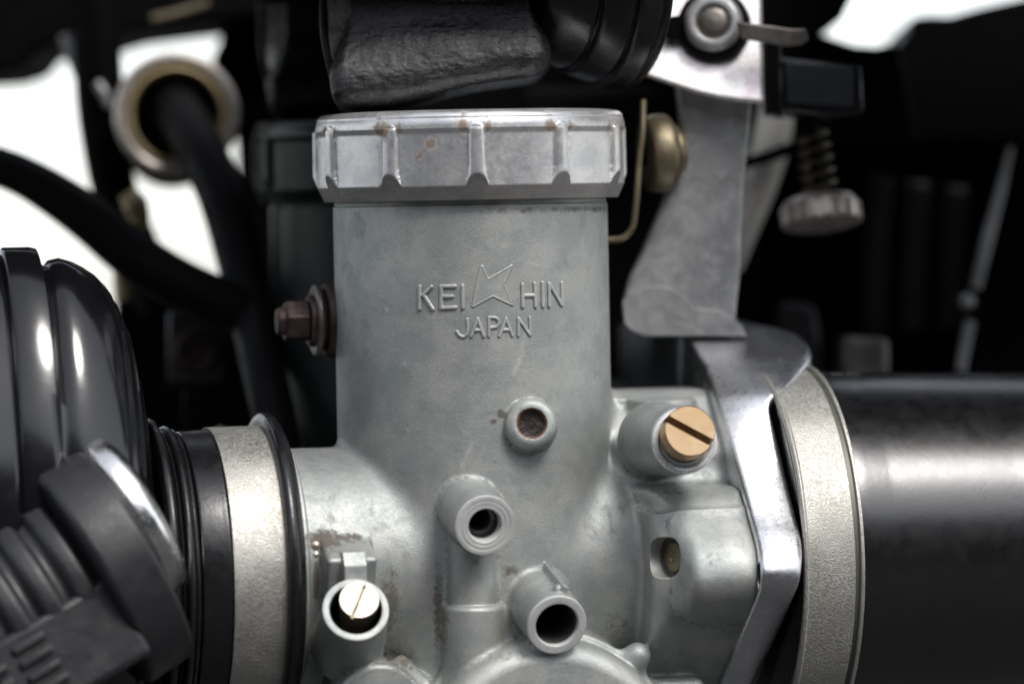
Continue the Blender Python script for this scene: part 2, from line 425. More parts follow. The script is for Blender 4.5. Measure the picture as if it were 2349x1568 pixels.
bowl = LP(1268, 1775, 400)
ldisc = LP(872, 1632, 350)
LHOLE = A(xl0 + 92 * math.tan(ALF), 362, LP(1530, 1278, 362)[2])
def B_parts(p):
    x, w, z = p[:, 0], p[:, 1], p[:, 2]
    d = {}
    barrel = ccyl(p, (0, 0, -420), (0, 0, ZTOP), 314, rnd=5)
    bore = ccyl(p, (XN(702, 300) - 4, 0, 0), (xl1, 0, 0), 275, rnd=4)
    body = smin(barrel, bore, 26)
    fl = ccyl(p, (XN(702, 300), 0, 0), (XN(713, 300), 0, 0), 292, rnd=3)
    body = smin(body, fl, 10)
    up_ = w * 0.70 + z * 0.714; dn_ = w * 0.65 - z * 0.76      # sides of the oval flange
    neck = smax(rbox(p, (LP(1500, 0, 0)[0] - 10, 20, 140), (150, 170, 245), 40), up_ - 318, 20)
    body = smin(body, neck, 26)
    body = smin(body, ccyl(p, LP(1515, 1000, 95), LP(1515, 914, 95), 84, 80, rnd=7), 14)
    body = smin(body, ccyl(p, LP(1424, 960, 60), LP(1424, 912, 60), 34, rnd=6), 10)
    # lower part of the rear flange
    lowf = np.maximum(ccyl(p, (XN(1500, 365), 0, 0), (xl1 - 4, 0, 0), 372, rnd=34), z - 120); lowf = smax(lowf, dn_ - 330, 16)
    body = smin(body, lowf, 22)
    d['body'] = body
    # rounded lug with a flat left face
    cylx = np.sqrt(w * w + (z + 10) ** 2) - 442
    lug = rbox(p, ((xl0 - 40 + xl1) / 2, 260, 22), ((xl1 - xl0 + 40) / 2, 330, 152), 16)
    lug = smax(smax(lug, cylx - 22, 40), -(x - xl0) * math.cos(ALF) + (w - 270) * math.sin(ALF), 20); lug = smax(lug, up_ - 341, 40); lug = smax(lug, dn_ - 341, 30)
    # slanted lower edge and cut upper corner
    lug = smax(lug, ((x - xl0 - 60) * -0.55 + (-z - 100) * 0.83 - 8), 20)
    d['lug'] = lug
    d['idle'] = ccyl(p, idb, idf, 84, 76, rnd=6)
    d['port'] = ccyl(p, b1b, b1f - un(b1f - b1b) * 5, 70, 67.5, rnd=3)
    d['nipple'] = ccyl(p, b3b, b3f - un(b3f - b3b) * 5, 71, 67.5, rnd=3)
    d['vent'] = ccyl(p, vnb, vnf, 60, 58.5, rnd=20)
    d['well'] = ccyl(p, plb, plf - un(plf - plb) * 5, 80, 73, rnd=3)
    d['riser'] = smin(ccyl(p, rs1a, rs1b, 54, rnd=4), ccyl(p, rs2a, rs2b, 67, rnd=12), 5)
    # stepped block above the well
    c, s_ = math.cos(math.radians(24)), math.sin(math.radians(24))
    rot = np.array([[1, 0, 0], [0, c, -s_], [0, s_, c]]).T
    cb = LP(792, 1296, 262)
    blk = rbox(p, cb, (56, 74, 54), 9, rot)
    blk = np.maximum(blk, (p[:, 2] - LP(792, 1258, 330)[2]) * 0.80 + (p[:, 1] - 330) * 0.6)
    cb2 = LP(808, 1305, 330)
    nub = np.maximum(rbox(p, cb2, (26, 40, 40), 4), (p[:, 2] - LP(805, 1268, 352)[2]) * 0.55 + (p[:, 1] - 352) * 0.83)
    d['block'] = smin(blk, nub, 6)
    d['rib'] = np.minimum(rbox(p, LP(1256, 1337, 345), (9, 96, 30), 2, ROTRIB), rbox(p, LP(1276, 1500, 330), (28, 60, 30), 4))
    d['rib'] = np.minimum(d['rib'], sph(p, LP(1281, 1352, 428), 13))
    bw = ccyl(p, bowl - nE * 180, bowl + nE * 12, 304, 296, rnd=48)
    bw = smin(bw, ccyl(p, bowl - nE * 320, bowl - nE * 92, 318, rnd=10), 12)
    bw = smin(bw, sph(p, LP(1462, 1503, 300), 30), 30)
    bw = smin(bw, rbox(p, (40, 60, LP(1100, 1620, 200)[2]), (420, 230, 52), 22), 24)
    d['bowl'] = bw
    ld = smin(ccyl(p, ldisc - nE * 200, ldisc, 106, rnd=12), ccyl(p, LP(905, 1510, 260), LP(985, 1590, 270), 22, rnd=18), 24)
    d['ldisc'] = ld
    return d
_g = un(b3f - b3b)
_r1 = un(np.cross(_g, zE)); _r2 = un(np.cross(_r1, _g))
_tilt = math.radians(-28)
ROTRIB = np.stack([_r1 * math.cos(_tilt) + _r2 * math.sin(_tilt), _g, -_r1 * math.sin(_tilt) + _r2 * math.cos(_tilt)], 1)
KS = {'lug': 20, 'idle': 34, 'port': 13, 'nipple': 15, 'vent': 7, 'well': 16, 'riser': 14, 'block': 12, 'rib': 6, 'bowl': 16, 'ldisc': 16}
def B_sdf(p, parts=False):
    d = B_parts(p)
    r = d['body']
    for k in KS: r = smin(r, d[k], KS[k])
    # drilled holes
    for f_, b_, rad, dep in ((b1f, b1b, 38, 60), (b1f, b1b, 26, 190), (b3f, b3b, 49, 260), (vnf, vnb, 34, 16), (plf, plb, 58, 150)):
        a_ = un(f_ - b_); r = np.maximum(r, -ccyl(p, f_ - a_ * dep, f_ + a_ * 20, rad))
    r = np.maximum(r, -ccyl(p, LHOLE + LN * 40, LHOLE - LN * 15, 45))
    # flat top and rear clean-up
    if parts: return r, d
    return r
lo, hi = A(XN(702, 300) - 14, -320, -440), A(xl1 + 12, 500, ZTOP + 8)
V, F, G = mesh_sdf(lambda p: B_sdf(p), lo, hi, 3.4)
raw, dd = B_sdf(V.astype(f32), True)
names = ['body'] + list(KS)
allD = np.stack([dd[k] for k in names], 1)
lab_v = allD.argmin(1)
srt = np.sort(allD, 1)
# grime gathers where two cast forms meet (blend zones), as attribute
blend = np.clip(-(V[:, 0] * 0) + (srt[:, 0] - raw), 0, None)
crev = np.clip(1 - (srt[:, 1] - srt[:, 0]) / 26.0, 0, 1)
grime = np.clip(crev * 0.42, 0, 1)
def blob(px, py, w, rx, rz, amt):
    c_ = LP(px, py, w); q = ((V[:, 0] - c_[0]) / rx) ** 2 + ((V[:, 2] - c_[2]) / rz) ** 2
    return amt * np.exp(-q * 1.2) * (V[:, 1] > 0)
for b_ in ((745, 1240, 290, 60, 30, .8), (900, 1380, 290, 34, 110, .75), (925, 1520, 300, 60, 50, .6), (1010, 1400, 300, 16, 150, .7), (800, 1235, 290, 60, 16, .7),
           (1150, 950, 314, 17, 14, .9), (1132, 967, 314, 12, 10, .8), (1175, 1310, 330, 40, 22, .6), (1430, 1440, 290, 70, 60, .45), (1560, 1135, 400, 60, 20, .5),
           (1600, 1120, 440, 90, 14, .4), (1090, 1290, 350, 18, 16, .4), (1200, 1060, 314, 90, 60, .25), (1060, 575, 314, 200, 40, .18), (720, 1330, 250, 12, 60, .9),
           (1240, 1060, 314, 60, 26, .35), (1150, 1500, 330, 120, 20, .4), (1330, 480, 200, 400, 12, .5)):
    grime = np.maximum(grime, blob(*b_))
scuff = np.zeros(len(V))
for (x0, y0, x1, y1, rad_, amt) in ((1208, 750, 1196, 815, 7, .5), (1196, 815, 1178, 858, 5, .7), (1082, 1015, 1060, 1068, 5, .6), (990, 620, 1004, 628, 2.5, .6), (1212, 601, 1236, 608, 2.5, .6), (880, 700, 890, 712, 3, .7),
                                (925, 832, 932, 838, 3, .8), (1118, 560, 1124, 566, 3, .4), (930, 980, 936, 986, 3, .7), (870, 600, 960, 640, 40, .12), (1000, 900, 1100, 1000, 60, .14), (1330, 600, 1350, 760, 40, .12)):
    a_, b_ = LPcyl(x0, y0, 314), LPcyl(x1, y1, 314); ab = b_ - a_
    t_ = np.clip(((V - a_) @ ab) / (ab @ ab), 0, 1); q_ = np.linalg.norm(V - a_ - t_[:, None] * ab, axis=1)
    scuff = np.maximum(scuff, amt * np.exp(-(q_ / rad_) ** 2))
Wv = L2W(V); Gw = G @ BASIS; F = F[:, ::-1]
carb = thing("carburetor", "grey cast metal carburetor with silver screw cap in the centre", "carburetor", L2W(A(0, 0, -300)), "carburetors side by side")
lab_f = lab_v[F[:, 0]]
NAMES = {'body': 'body', 'lug': 'rear_flange_lug', 'idle': 'screw_boss', 'port': 'air_port', 'nipple': 'hose_nipple', 'vent': 'vent_nozzle', 'well': 'screw_well',
         'riser': 'riser_tube', 'block': 'guide_block', 'rib': 'web', 'bowl': 'float_bowl', 'ldisc': 'bowl_boss'}
PARTO = {}
for i, k in enumerate(names):
    sel = F[lab_f == i]
    if len(sel) == 0: continue
    used, inv = np.unique(sel, return_inverse=True)
    PARTO[k] = mk(NAMES[k], Wv[used], inv.reshape(sel.shape), 'cast', carb, smooth=180, normals=Gw[used], attrs={'grime': grime[used], 'scuff': scuff[used]})
body = PARTO['body']

def LW(profile_name, prof, c, ax, mat, par, **kw):      # revolve given in the carb frame
    return rev(profile_name, prof, L2W(c), un(np.asarray(ax) @ BASIS), mat, par, **kw)
# machined faces and bores
a1 = un(b1f - b1b)
LW("machined_face", [(-8, 67.8), (0, 67.8, 2), (0.4, 58), (-0.6, 56), (0.2, 54), (0.2, 47), (-0.6, 46), (0, 44), (0, 38.5, 1.5), (-9, 36), (-24, 35.5)], b1f, a1, 'machined', PARTO['port'], fil=0.8)
LW("bore", [(-24, 35.5), (-46, 35, 5), (-52, 26), (-60, 24.5), (-150, 24.5), (-150, 0.5)], b1f, a1, 'bore', PARTO['port'], fil=1)
a3 = un(b3f - b3b)
LW("machined_face", [(-8, 67.8), (0, 67.8, 2.5), (0, 50, 1.5), (-5, 48.2), (-12, 47.8)], b3f, a3, 'machined', PARTO['nipple'], fil=1)
LW("bore", [(-12, 47.8), (-250, 46), (-250, 0.5)], b3f, a3, 'bore', PARTO['nipple'], fil=1)
ap = un(plf - plb)
LW("machined_face", [(-8, 73.3), (0, 73.3, 2), (0, 58.5, 1.5), (-6, 57), (-9, 56.8)], plf, ap, 'cast', PARTO['well'], fil=1)
LW("bore", [(-9, 56.8), (-140, 56), (-140, 0.5)], plf, ap, 'bore', PARTO['well'], fil=1)
av = un(vnf - vnb)
LW("rust_ring", [(-6, 35), (-7, 33), (-11, 30)], vnf, av, 'orange_rust', PARTO['vent'], fil=0)
LW("plug", [(-9, 32), (-12, 30, 2), (-13, 12), (-13, 0.3)], vnf, av, 'plug', PARTO['vent'], fil=2)
LW("hole_rim", [(-1, 46), (-2, 43.5), (-13, 43), (-14, 0.5)], LHOLE, LN, 'bore', PARTO['lug'], fil=1)
LW("jet_plug", [(-14, 36), (-9, 33), (-8, 12), (-12, 10), (-12, 0.5)], LHOLE, LN, 'brass_dull', PARTO['lug'], fil=1.5)

# slotted screw head built by hand: disc halves either side of a slot
def screw_head(c, ax, R, depth, slot_w, slot_d, ang, mface, mside, par, knurl=0, n=144):
    c = L2W(c); ax = un(np.asarray(ax) @ BASIS); e1, e2, a = frame_from_axis(ax)
    f1 = e1 * math.cos(ang) + e2 * math.sin(ang); f2 = np.cross(a, f1)       # f1 along slot
    hs = slot_w / 2; bev = R * 0.045
    def ring(r, s, kn=False):
        out = []
        for sgn in (1, -1):
            t0 = math.asin(hs / r)
            for t in np.linspace(t0, math.pi - t0, n // 2):
                rr = r * (1 - (0.022 if (kn and (int(t / (math.pi / knurl)) % 1 == 0 and math.sin(t * knurl * 2) > 0)) else 0)) if knurl else r
                out.append(c + a * s + f1 * (sgn * rr * math.cos(t)) + f2 * (sgn * rr * math.sin(t)))
        return out
    V = []; F = []; m = n // 2
    for half in (0, 1):
        rs = [ring(R, -depth, True), ring(R, -bev, True), ring(R - bev, 0)]
        b0 = len(V)
        for r_ in rs: V += r_[half * m:(half + 1) * m]
        for i in range(2):
            for j in range(m - 1): F.append((b0 + i * m + j, b0 + i * m + j + 1, b0 + (i + 1) * m + j + 1, b0 + (i + 1) * m + j))
            # slot wall is closed by the loop edge
        F.append(tuple(b0 + 2 * m + j for j in range(m)))
        # wall down into slot
        pa, pb = V[b0 + 2 * m], V[b0 + 3 * m - 1]; k = len(V)
        pa1, pb1 = V[b0 + m], V[b0 + 2 * m - 1]
        V += [pa - a * slot_d, pb - a * slot_d, pa1 - a * (slot_d - bev), pb1 - a * (slot_d - bev)]
        F.append((b0 + 2 * m, b0 + 3 * m - 1, k + 1, k)); F.append((b0 + 2 * m, k, k + 2, b0 + m)); F.append((b0 + 3 * m - 1, b0 + 2 * m - 1, k + 3, k + 1))
    V = np.array(V); V2 = []
    o = mk("screw_head", V, F, mface, par, smooth=25)
    o.data.materials.append(MATS[mside])
    for pl in o.data.polygons:
        nn = np.array(pl.normal)
        if abs(nn @ a) < 0.5: pl.material_index = 1
    # core under the slot
    rev("screw_core", [(-depth, R * 0.995), (-slot_d, R * 0.985), (-slot_d, 0.5)], c, a, 'dim' if knurl == 0 else mside, par, fil=0, n=96)
    return o
ai = un(un(idf - idb) + A(0.0, 0, 0.24))
idc = LP(1583, 988, 500)
scr = None
idw = LW("washer", [(-6, 74), (4, 75, 6), (11, 69, 6), (9, 61, 4), (-6, 56)], idf + A(0, 4, 0), un(idf - idb), 'bright_zinc', PARTO['idle'], fil=3)
LW("washer_step", [(-2, 57), (6, 56, 2), (6, 49), (2, 49)], idf + A(0, 4, 0), un(idf - idb), 'machined', PARTO['idle'], fil=1)
scr = thing("idle_screw", "x", "x", origin(carb)); del scr['label']; del scr['category']; scr.parent = carb; scr.location = (0, 0, 0)
screw_head(idc, ai, 58, 46, 17, 38, math.radians(-29), 'brass_face', 'brass', scr)
LW("screw_shank", [(-120, 50), (-44, 50), (-44, 57)], idc, ai, 'brass_dull', scr, fil=0)
pls = thing("mixture_screw", "x", "x", origin(carb)); del pls['label']; del pls['category']; pls.parent = carb; pls.location = (0, 0, 0)
apc = un(ap + A(-0.05, 0, 0.03))
plc = LP(824, 1374, 428)
screw_head(plc, apc, 44, 120, 9, 11, 1.2, 'brass_bright', 'brass_dull', pls, knurl=26, n=312)

# screw cap with eleven grip ribs
cz0, cz1 = LP(1084, 458, 0)[2], LP(1084, 259, 0)[2]
cc_ = A(3, 0, 0)
prof = [(0, 316), (0, 343, 3), (24, 361.5), (26, 361.8), (cz1 - cz0 - 24, 360), (cz1 - cz0 - 10, 346), (cz1 - cz0 - 4, 332), (cz1 - cz0 - 2, 240), (cz1 - cz0 + 2, 60), (cz1 - cz0 + 2, 1)]
H = cz1 - cz0
zz = np.concatenate([np.linspace(0, 50, 26), np.linspace(52, H - 50, 30), np.linspace(H - 48, H, 36)])
n = 1320
phi0 = math.asin((1018 - 1084) / 362.0)
th = np.linspace(0, 2 * math.pi, n, endpoint=False)
def caprad(z, t):
    base = 350.5 - 0.006 * (z - 30)
    ph = (t - phi0) * 11 / (2 * math.pi); fr = (ph - np.round(ph)) * 2 * math.pi / 11 * 356      # arc distance to nearest rib
    hw = 20.0 - 3.0 * np.clip((z - 40) / 140, 0, 1) + 9.0 * np.clip((75 - z) / 50, 0, 1) ** 2
    top = H - 44
    q2 = (fr / hw) ** 2 + np.where(z > top, ((z - top) / 17.0) ** 2, 0)
    rib = np.where(q2 < 1, np.sqrt(np.clip(1 - q2, 0, 1)), 0)
    r = base + 13.5 * rib ** 0.75 + 1.6 * np.exp(-((np.abs(fr) - hw - 3) / 3.0) ** 2) * 0
    # rounded shoulder above the grip
    r = np.where(z > H - 34, np.maximum(r, 354 - 0.0 * z), r) if False else r
    u = np.clip((z - (H - 38)) / 38, 0, 1); sh = 356 - 24 * (1 - np.sqrt(np.clip(1 - u * u, 0, 1)))
    blendz = np.clip((z - (H - 50)) / 12, 0, 1)
    r = np.where(z > H - 38, np.minimum(np.maximum(r, sh - 2), sh), r * (1 - blendz) + np.maximum(r, 354.5) * blendz)
    cone = 335.5 + 0.47 * z
    return np.minimum(r, cone), (cone < r + 0.01)
Z, T = np.meshgrid(zz, th, indexing='ij'); Rr, cone_m = caprad(Z, T)
def cyl_pts(Z, T, Rr): return np.stack([cc_[0] + Rr * np.sin(T), Rr * np.cos(T), cz0 + Z], -1).reshape(-1, 3)
Vc = L2W(cyl_pts(Z, T, Rr)); m = len(zz)
i = np.arange(m - 1)[:, None]; j = np.arange(n)[None, :]; j2 = (j + 1) % n
Fc = np.stack([i * n + j, (i + 1) * n + j, (i + 1) * n + j2, i * n + j2], -1).reshape(-1, 4)
cmask = cone_m.ravel()[Fc].all(1)
Tf = T.ravel(); Zf = Z.ravel(); ph_ = (Tf - phi0) * 11 / (2 * math.pi); fr_ = (ph_ - np.round(ph_)) * 2 * math.pi / 11 * 356
cg = 0.5 * np.exp(-((fr_ + 30) / 13.0) ** 2) * np.clip(Zf / H, 0.2, 1) + 0.32 * np.exp(-((fr_ - 26) / 8.0) ** 2) + 0.35 * np.exp(-((Zf - H + 40) / 12.0) ** 2)
for (px_, py_, rad_, am_) in ((953, 362, 5, 1.3), (961, 357, 6, 1.3), (966, 347, 4, 1.2), (972, 360, 3, 1.2), (897, 440, 6, .8), (935, 433, 4, .9), (880, 300, 26, .8), (985, 330, 20, .8), (1225, 300, 30, .5), (870, 430, 12, .8), (1140, 420, 20, .5)):
    q_ = LPcyl(px_, py_, 352); a0 = math.atan2(q_[0], q_[1]); cg = np.maximum(cg, am_ * np.exp(-(((np.mod(Tf - a0 + math.pi, 2 * math.pi) - math.pi) * 352) ** 2 + (Zf - (q_[2] - cz0)) ** 2) / rad_ ** 2))
cap = mk("cap", Vc, Fc[~cmask], 'cap', carb, smooth=50, attrs={'grime': cg})
used, inv = np.unique(Fc[cmask], return_inverse=True)
mk("turned_edge", Vc[used], inv.reshape(-1, 4), 'cap_band', cap, smooth=50)
LW("cap_top", [(H, 331), (H + 3, 300), (H + 4, 120, 20), (H + 4, 1)], cc_ + A(0, 0, cz0), zE, 'cap', cap, fil=3, n=160)
LW("cap_underside", [(0, 335.5), (0.5, 312), (30, 312)], cc_ + A(0, 0, cz0), zE, 'cap_band', cap, fil=0, n=160)
LW("collar", [(cz0 - ZTOP - 6 - 14, 300), (cz0 - ZTOP - 14, 311), (cz0 - ZTOP + 6, 311)], A(0, 0, ZTOP), zE, 'cast', carb, fil=0, n=160)

# raised lettering on the barrel: each character its own relief patch
def ZP(q): return (900.9 + q[0] * 0.18467, 567.3 + q[1] * 0.18467)
RB = 314.0
def relief(name, strokes=None, poly=None, hw=5.0, hgt=5.2, cell=1.15):
    pts2 = [ZP(q) for s_ in (strokes or [poly]) for q in s_]
    loc = np.array([LPcyl(x, y, RB) for x, y in pts2])
    s = np.arctan2(loc[:, 0], loc[:, 1]) * RB; uv = np.stack([s, loc[:, 2]], 1)
    segs = []; k = 0
    for st in (strokes or [poly]):
        q = uv[k:k + len(st)]; k += len(st)
        segs += [(q[i], q[i + 1]) for i in range(len(q) - 1)]
        if poly: segs.append((q[-1], q[0]))
    lo_, hi_ = uv.min(0) - hw - 3, uv.max(0) + hw + 3
    gx = np.arange(lo_[0], hi_[0], cell); gz = np.arange(lo_[1], hi_[1], cell)
    GX, GZ = np.meshgrid(gx, gz, indexing='ij'); d = np.full(GX.shape, 1e9)
    for a_, b_ in segs:
        ab = b_ - a_; t = np.clip(((GX - a_[0]) * ab[0] + (GZ - a_[1]) * ab[1]) / (ab @ ab), 0, 1)
        d = np.minimum(d, np.hypot(GX - a_[0] - t * ab[0], GZ - a_[1] - t * ab[1]))
    if poly:
        ins_ = np.zeros(GX.shape, bool); q = uv
        for i_ in range(len(q)):
            (x0, y0), (x1, y1) = q[i_], q[(i_ + 1) % len(q)]
            c_ = ((y0 > GZ) != (y1 > GZ)) & (GX < (x1 - x0) * (GZ - y0) / ((y1 - y0) if y1 != y0 else 1e-9) + x0)
            ins_ ^= c_
        d = np.where(ins_, -d, d)
        hh = 2.6 * np.clip((2.0 - d) / 3.0, 0, 1) - 0.9
        hh = hh + np.where(np.abs(d + 0.8) < 2.4, 0.7, 0)
    else:
        u_ = np.clip(d / hw, 0, 1.3); hh = hgt * np.sqrt(np.clip(1 - u_ ** 3.2, 0, 1)) - np.where(u_ > 1, 1.2, 0.5)
    keep = hh > -1.25 if not poly else hh > -0.85
    r_ = RB + hh
    Vl = np.stack([r_ * np.sin(GX / RB), r_ * np.cos(GX / RB), GZ], -1)
    kq = (d < hw + 1.2) if not poly else (d < 3.2)
    a_, b_ = kq.shape; idx = np.arange(a_ * b_).reshape(a_, b_)
    fk = kq[:-1, :-1] & kq[1:, :-1] & kq[1:, 1:] & kq[:-1, 1:]
    Fl = np.stack([idx[:-1, :-1][fk], idx[:-1, 1:][fk], idx[1:, 1:][fk], idx[1:, :-1][fk]], -1)
    used, inv = np.unique(Fl, return_inverse=True)
    gr = 1.1 * np.clip(1 - hh.reshape(-1)[used] / 1.6, 0, 1)
    mk(name, L2W(Vl.reshape(-1, 3)[used]), inv.reshape(-1, 4)[:, ::-1], 'cast', body, smooth=60, attrs={'grime': gr, 'scuff': 0.45 * np.clip(hh.reshape(-1)[used] / 3.5, 0, 1) ** 2})
relief("star_emblem", poly=[(1092, 222), (1122, 222), (1185, 382), (1478, 212), (1492, 228), (1390, 460), (1497, 718), (1485, 730), (1245, 615), (1000, 748), (980, 735), (1040, 420)])
def pts(*a): return list(a)
LET = [
    [[(335, 485), (335, 765)], [(480, 490), (372, 598)], [(385, 590), (500, 765)]],
    [[(775, 482), (605, 484), (603, 755), (780, 745)], [(605, 612), (735, 608)]],
    [[(868, 475), (872, 750)]],
    [[(1610, 460), (1612, 735)], [(1760, 450), (1770, 735)], [(1612, 600), (1760, 595)]],
    [[(1858, 440), (1862, 730)]],
    [[(1938, 450), (1940, 730)], [(1945, 460), (2090, 712)], [(2095, 440), (2100, 715)]]]
for s_ in LET: relief("letter", strokes=s_)
LET2 = [
    [[(925, 890), (935, 1000), (925, 1070), (890, 1108), (850, 1105), (818, 1080), (797, 1045)]],
    [[(975, 1105), (1055, 885)], [(1055, 885), (1130, 1105)], [(1005, 1030), (1105, 1025)]],
    [[(1195, 1100), (1195, 870), (1270, 870), (1310, 895), (1318, 940), (1290, 985), (1200, 1000)]],
    [[(1325, 1100), (1405, 880)], [(1405, 880), (1485, 1095)], [(1355, 1025), (1455, 1022)]],
    [[(1560, 1095), (1560, 880)], [(1562, 880), (1700, 1088)], [(1700, 870), (1705, 1085)]]]
for s_ in LET2: relief("letter", strokes=s_, hw=4.3, hgt=4.0)

# rusty bolt through the left side of the barrel
bz = LP(700, 738, 0)[2]; bw_ = -95.0
def XS(px): return LP(px, 738, bw_)[0]
bc = A(0, bw_, bz)
bolt = thing("side_bolt", "x", "x", origin(carb)); del bolt['label']; del bolt['category']; bolt.parent = carb; bolt.location = (0, 0, 0)
LW("boss", [(XS(742), 20), (XS(742), 84, 10), (XS(800), 92)], bc, xE, 'rust', bolt, fil=6)
LW("washer", [(XS(718), 30), (XS(718), 78, 4), (XS(724), 84, 4), (XS(730), 80), (XS(742), 60)], bc, xE, 'dim', bolt, fil=3)
LW("spring_washer", [(XS(706), 30), (XS(706), 58), (XS(718), 60)], bc, xE, 'rust', bolt, fil=3)
hexp = []
Vh = []; 
for xx in (XS(652), XS(706)):
    for k in range(6):
        a_ = math.radians(60 * k + 12); Vh.append(L2W(bc + A(xx, 50 * math.cos(a_), 50 * math.sin(a_))))
mk("hex_nut", Vh, [tuple(range(6))[::-1], tuple(range(6, 12))] + [(k, (k + 1) % 6, 6 + (k + 1) % 6, 6 + k) for k in range(6)], 'rust', bolt, bevel=5, seg=3)
LW("stud", [(XS(634), 0.5), (XS(634), 30, 6), (XS(655), 34)], bc, xE, 'rust', bolt, fil=4)
for k in range(3):
    LW("spring_coil", [(XN(724, 260) - 6, 0.5)] + [(XN(724, 260) + 11 * math.sin(t), 0.5 + 11 * max(math.cos(t), 0)) for t in np.linspace(-1.5, 1.5, 9)], LP(724, 1250 + 22 * k, 262) * A(0, 1, 1), xE, 'brass_bright', carb, fil=0, n=20)

# second carburetor behind, sharing the meshes
def copy_tree(o, parent=None):
    c = o.copy(); C.objects.link(c); c.parent = parent
    for ch in [x for x in bpy.data.objects if x.parent == o]: copy_tree(ch, c)
    return c
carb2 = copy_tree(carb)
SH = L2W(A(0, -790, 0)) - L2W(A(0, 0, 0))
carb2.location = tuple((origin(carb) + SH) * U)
M2 = NT("shade_black_casting"); MATS['shade_black'] = M2.fin((0.010, 0.014, 0.014), 0.0, M2.ramp(M2.noise(3, 5), 0.3, 0.7, 0.3, 0.42), spec=0.35)  # near-black colour stands in for the shade on the rear carburetor
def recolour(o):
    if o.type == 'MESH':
        for sl_ in o.material_slots: sl_.link = 'OBJECT'; sl_.material = MATS['shade_black']
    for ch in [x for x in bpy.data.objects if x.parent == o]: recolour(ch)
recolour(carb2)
carb2['label'] = "second carburetor, coloured near black for its shade, standing behind the grey lettered one"

# ------------------------------------------------------------------ clamps, sleeves and pipes on the bore axis
OW = O
def bore_rev(name, prof, mat, par, **kw):
    return rev(name, prof, OW, EX, mat, par, n=kw.pop('n', 200), **kw)
X = XN
sl = thing("rubber_sleeve", "black glossy rubber intake sleeve with raised rims under the left metal band", "rubber sleeve", L2W(A(X(560, 330), 0, 0)))
bore_rev("lip", [(X(661, 345), 320), (X(663, 350), 345, 8), (X(672, 358), 360, 10), (X(690, 358), 358, 14), (X(705, 350), 338, 8), (X(707, 340), 300)], 'satin', sl, fil=6)
bore_rev("sleeve_wall", [(X(462, 318), 305), (X(466, 318), 321, 5), (X(520, 320), 323), (X(533, 322), 324, 6), (X(540, 316), 318), (X(662, 316), 318)], 'satin', sl, fil=4)
bore_rev("rim", [(X(428, 320), 300), (X(432, 330), 330, 6), (X(441, 333), 336, 6), (X(449, 330), 330, 3), (X(451, 326), 322, 2), (X(455, 328), 328, 4), (X(461, 322), 322, 2), (X(463, 318), 300)], 'satin', sl, fil=3)
lb = thing("hose_clamp", "speckled metal clamp band around the left rubber sleeve", "hose clamp", L2W(A(X(600, 330), 0, 0)), "metal clamp bands")
bore_rev("band", [(X(537, 322), 320), (X(537, 325), 329, 1.5), (X(664, 325), 329, 1.5), (X(664, 322), 320)], 'clamp', lb, fil=1.5)

rb = thing("hose_clamp", "wide speckled metal clamp band around the black intake pipe on the right", "hose clamp", L2W(A(X(1920, 430), 0, 0)), "metal clamp bands")
RBW = 432
bore_rev("band", [(X(1846, RBW), RBW - 12), (X(1846, RBW), RBW, 2), (X(1852, RBW), RBW + 4, 3), (X(1857, RBW), RBW - 1, 2), (X(1963, RBW), RBW - 1, 2), (X(1966, RBW), RBW - 8)], 'clamp', rb, fil=1.5)
bore_rev("groove", [(X(1962, RBW), RBW - 6), (X(1980, RBW), RBW - 6)], 'groove', rb, fil=0)
bore_rev("edge_rim", [(X(1975, RBW), RBW - 10), (X(1976, RBW), RBW + 3, 1.5), (X(1984, RBW), RBW + 3, 2), (X(1985, RBW), RBW - 16)], 'clamp', rb, fil=1.5)
pp = thing("intake_pipe", "large glossy black intake pipe running off to the right", "intake pipe", L2W(A(X(2200, 410), 0, 0)))
bore_rev("pipe_wall", [(X(1838, 400), 200), (X(1840, 400), 405), (X(1850, 410), 412), (X(1990, 420), 419, 20), (X(2060, 410), 414), (X(2349, 400), 404), (X(2900, 390), 392), (X(2900, 390), 100)], 'pipe', pp, fil=8)
mc = LP(1935, 862, 40)
V_, F_ = boxv(L2W(mc + A(0, 0, -1)), (42, 20, 5), EX, EN, EZ); mk("moulded_mark", V_, F_, 'matte', pp, bevel=2)
for dx in (-22, 14): 
    V_, F_ = boxv(L2W(mc + A(dx, 18, 1)), (16, 6, 7), EX, EN, EZ); mk("moulded_mark", V_, F_, 'matte', pp, bevel=2)

# ------------------------------------------------------------------ polished oval flange bracket
fb = thing("flange_bracket", "brushed aluminium flange bracket between the carburetor and right clamp", "bracket", L2W(A(xl1, 200, 0)))
# stations: (left edge px, py, w, right edge px, inner offset)
ST = [(1420, 742, -780, 1700), (1490, 751, -500, 1745), (1545, 760, -262, 1800), (1580, 778, -170, 1842), (1603, 812, -20, 1862), (1622, 850, 60, 1838), (1638, 893, 125, 1797), (1650, 930, 170, 1769),
      (1672, 1000, 238, 1784), (1698, 1090, 310, 1806), (1722, 1180, 385, 1828), (1738, 1240, 440, 1841), (1746, 1295, 480, 1843), (1745, 1345, 478, 1836),
      (1724, 1400, 415, 1814), (1690, 1480, 315, 1778), (1652, 1568, 200, 1735), (1610, 1670, 70, 1690), (1580, 1760, -60, 1650)]
sta = []
for (pl, py, w, pr) in ST:
    dw = {812: 45, 850: 62, 893: 78, 930: 46, 1000: 12}.get(py, 0); a_ = LP(pl, py, w); b_ = LP(pr, py, w + dw); sta.append((a_[0], b_[0], w, a_[2], dw))
sta = catmull(sta, 8)
xlm = sta[:, 0]
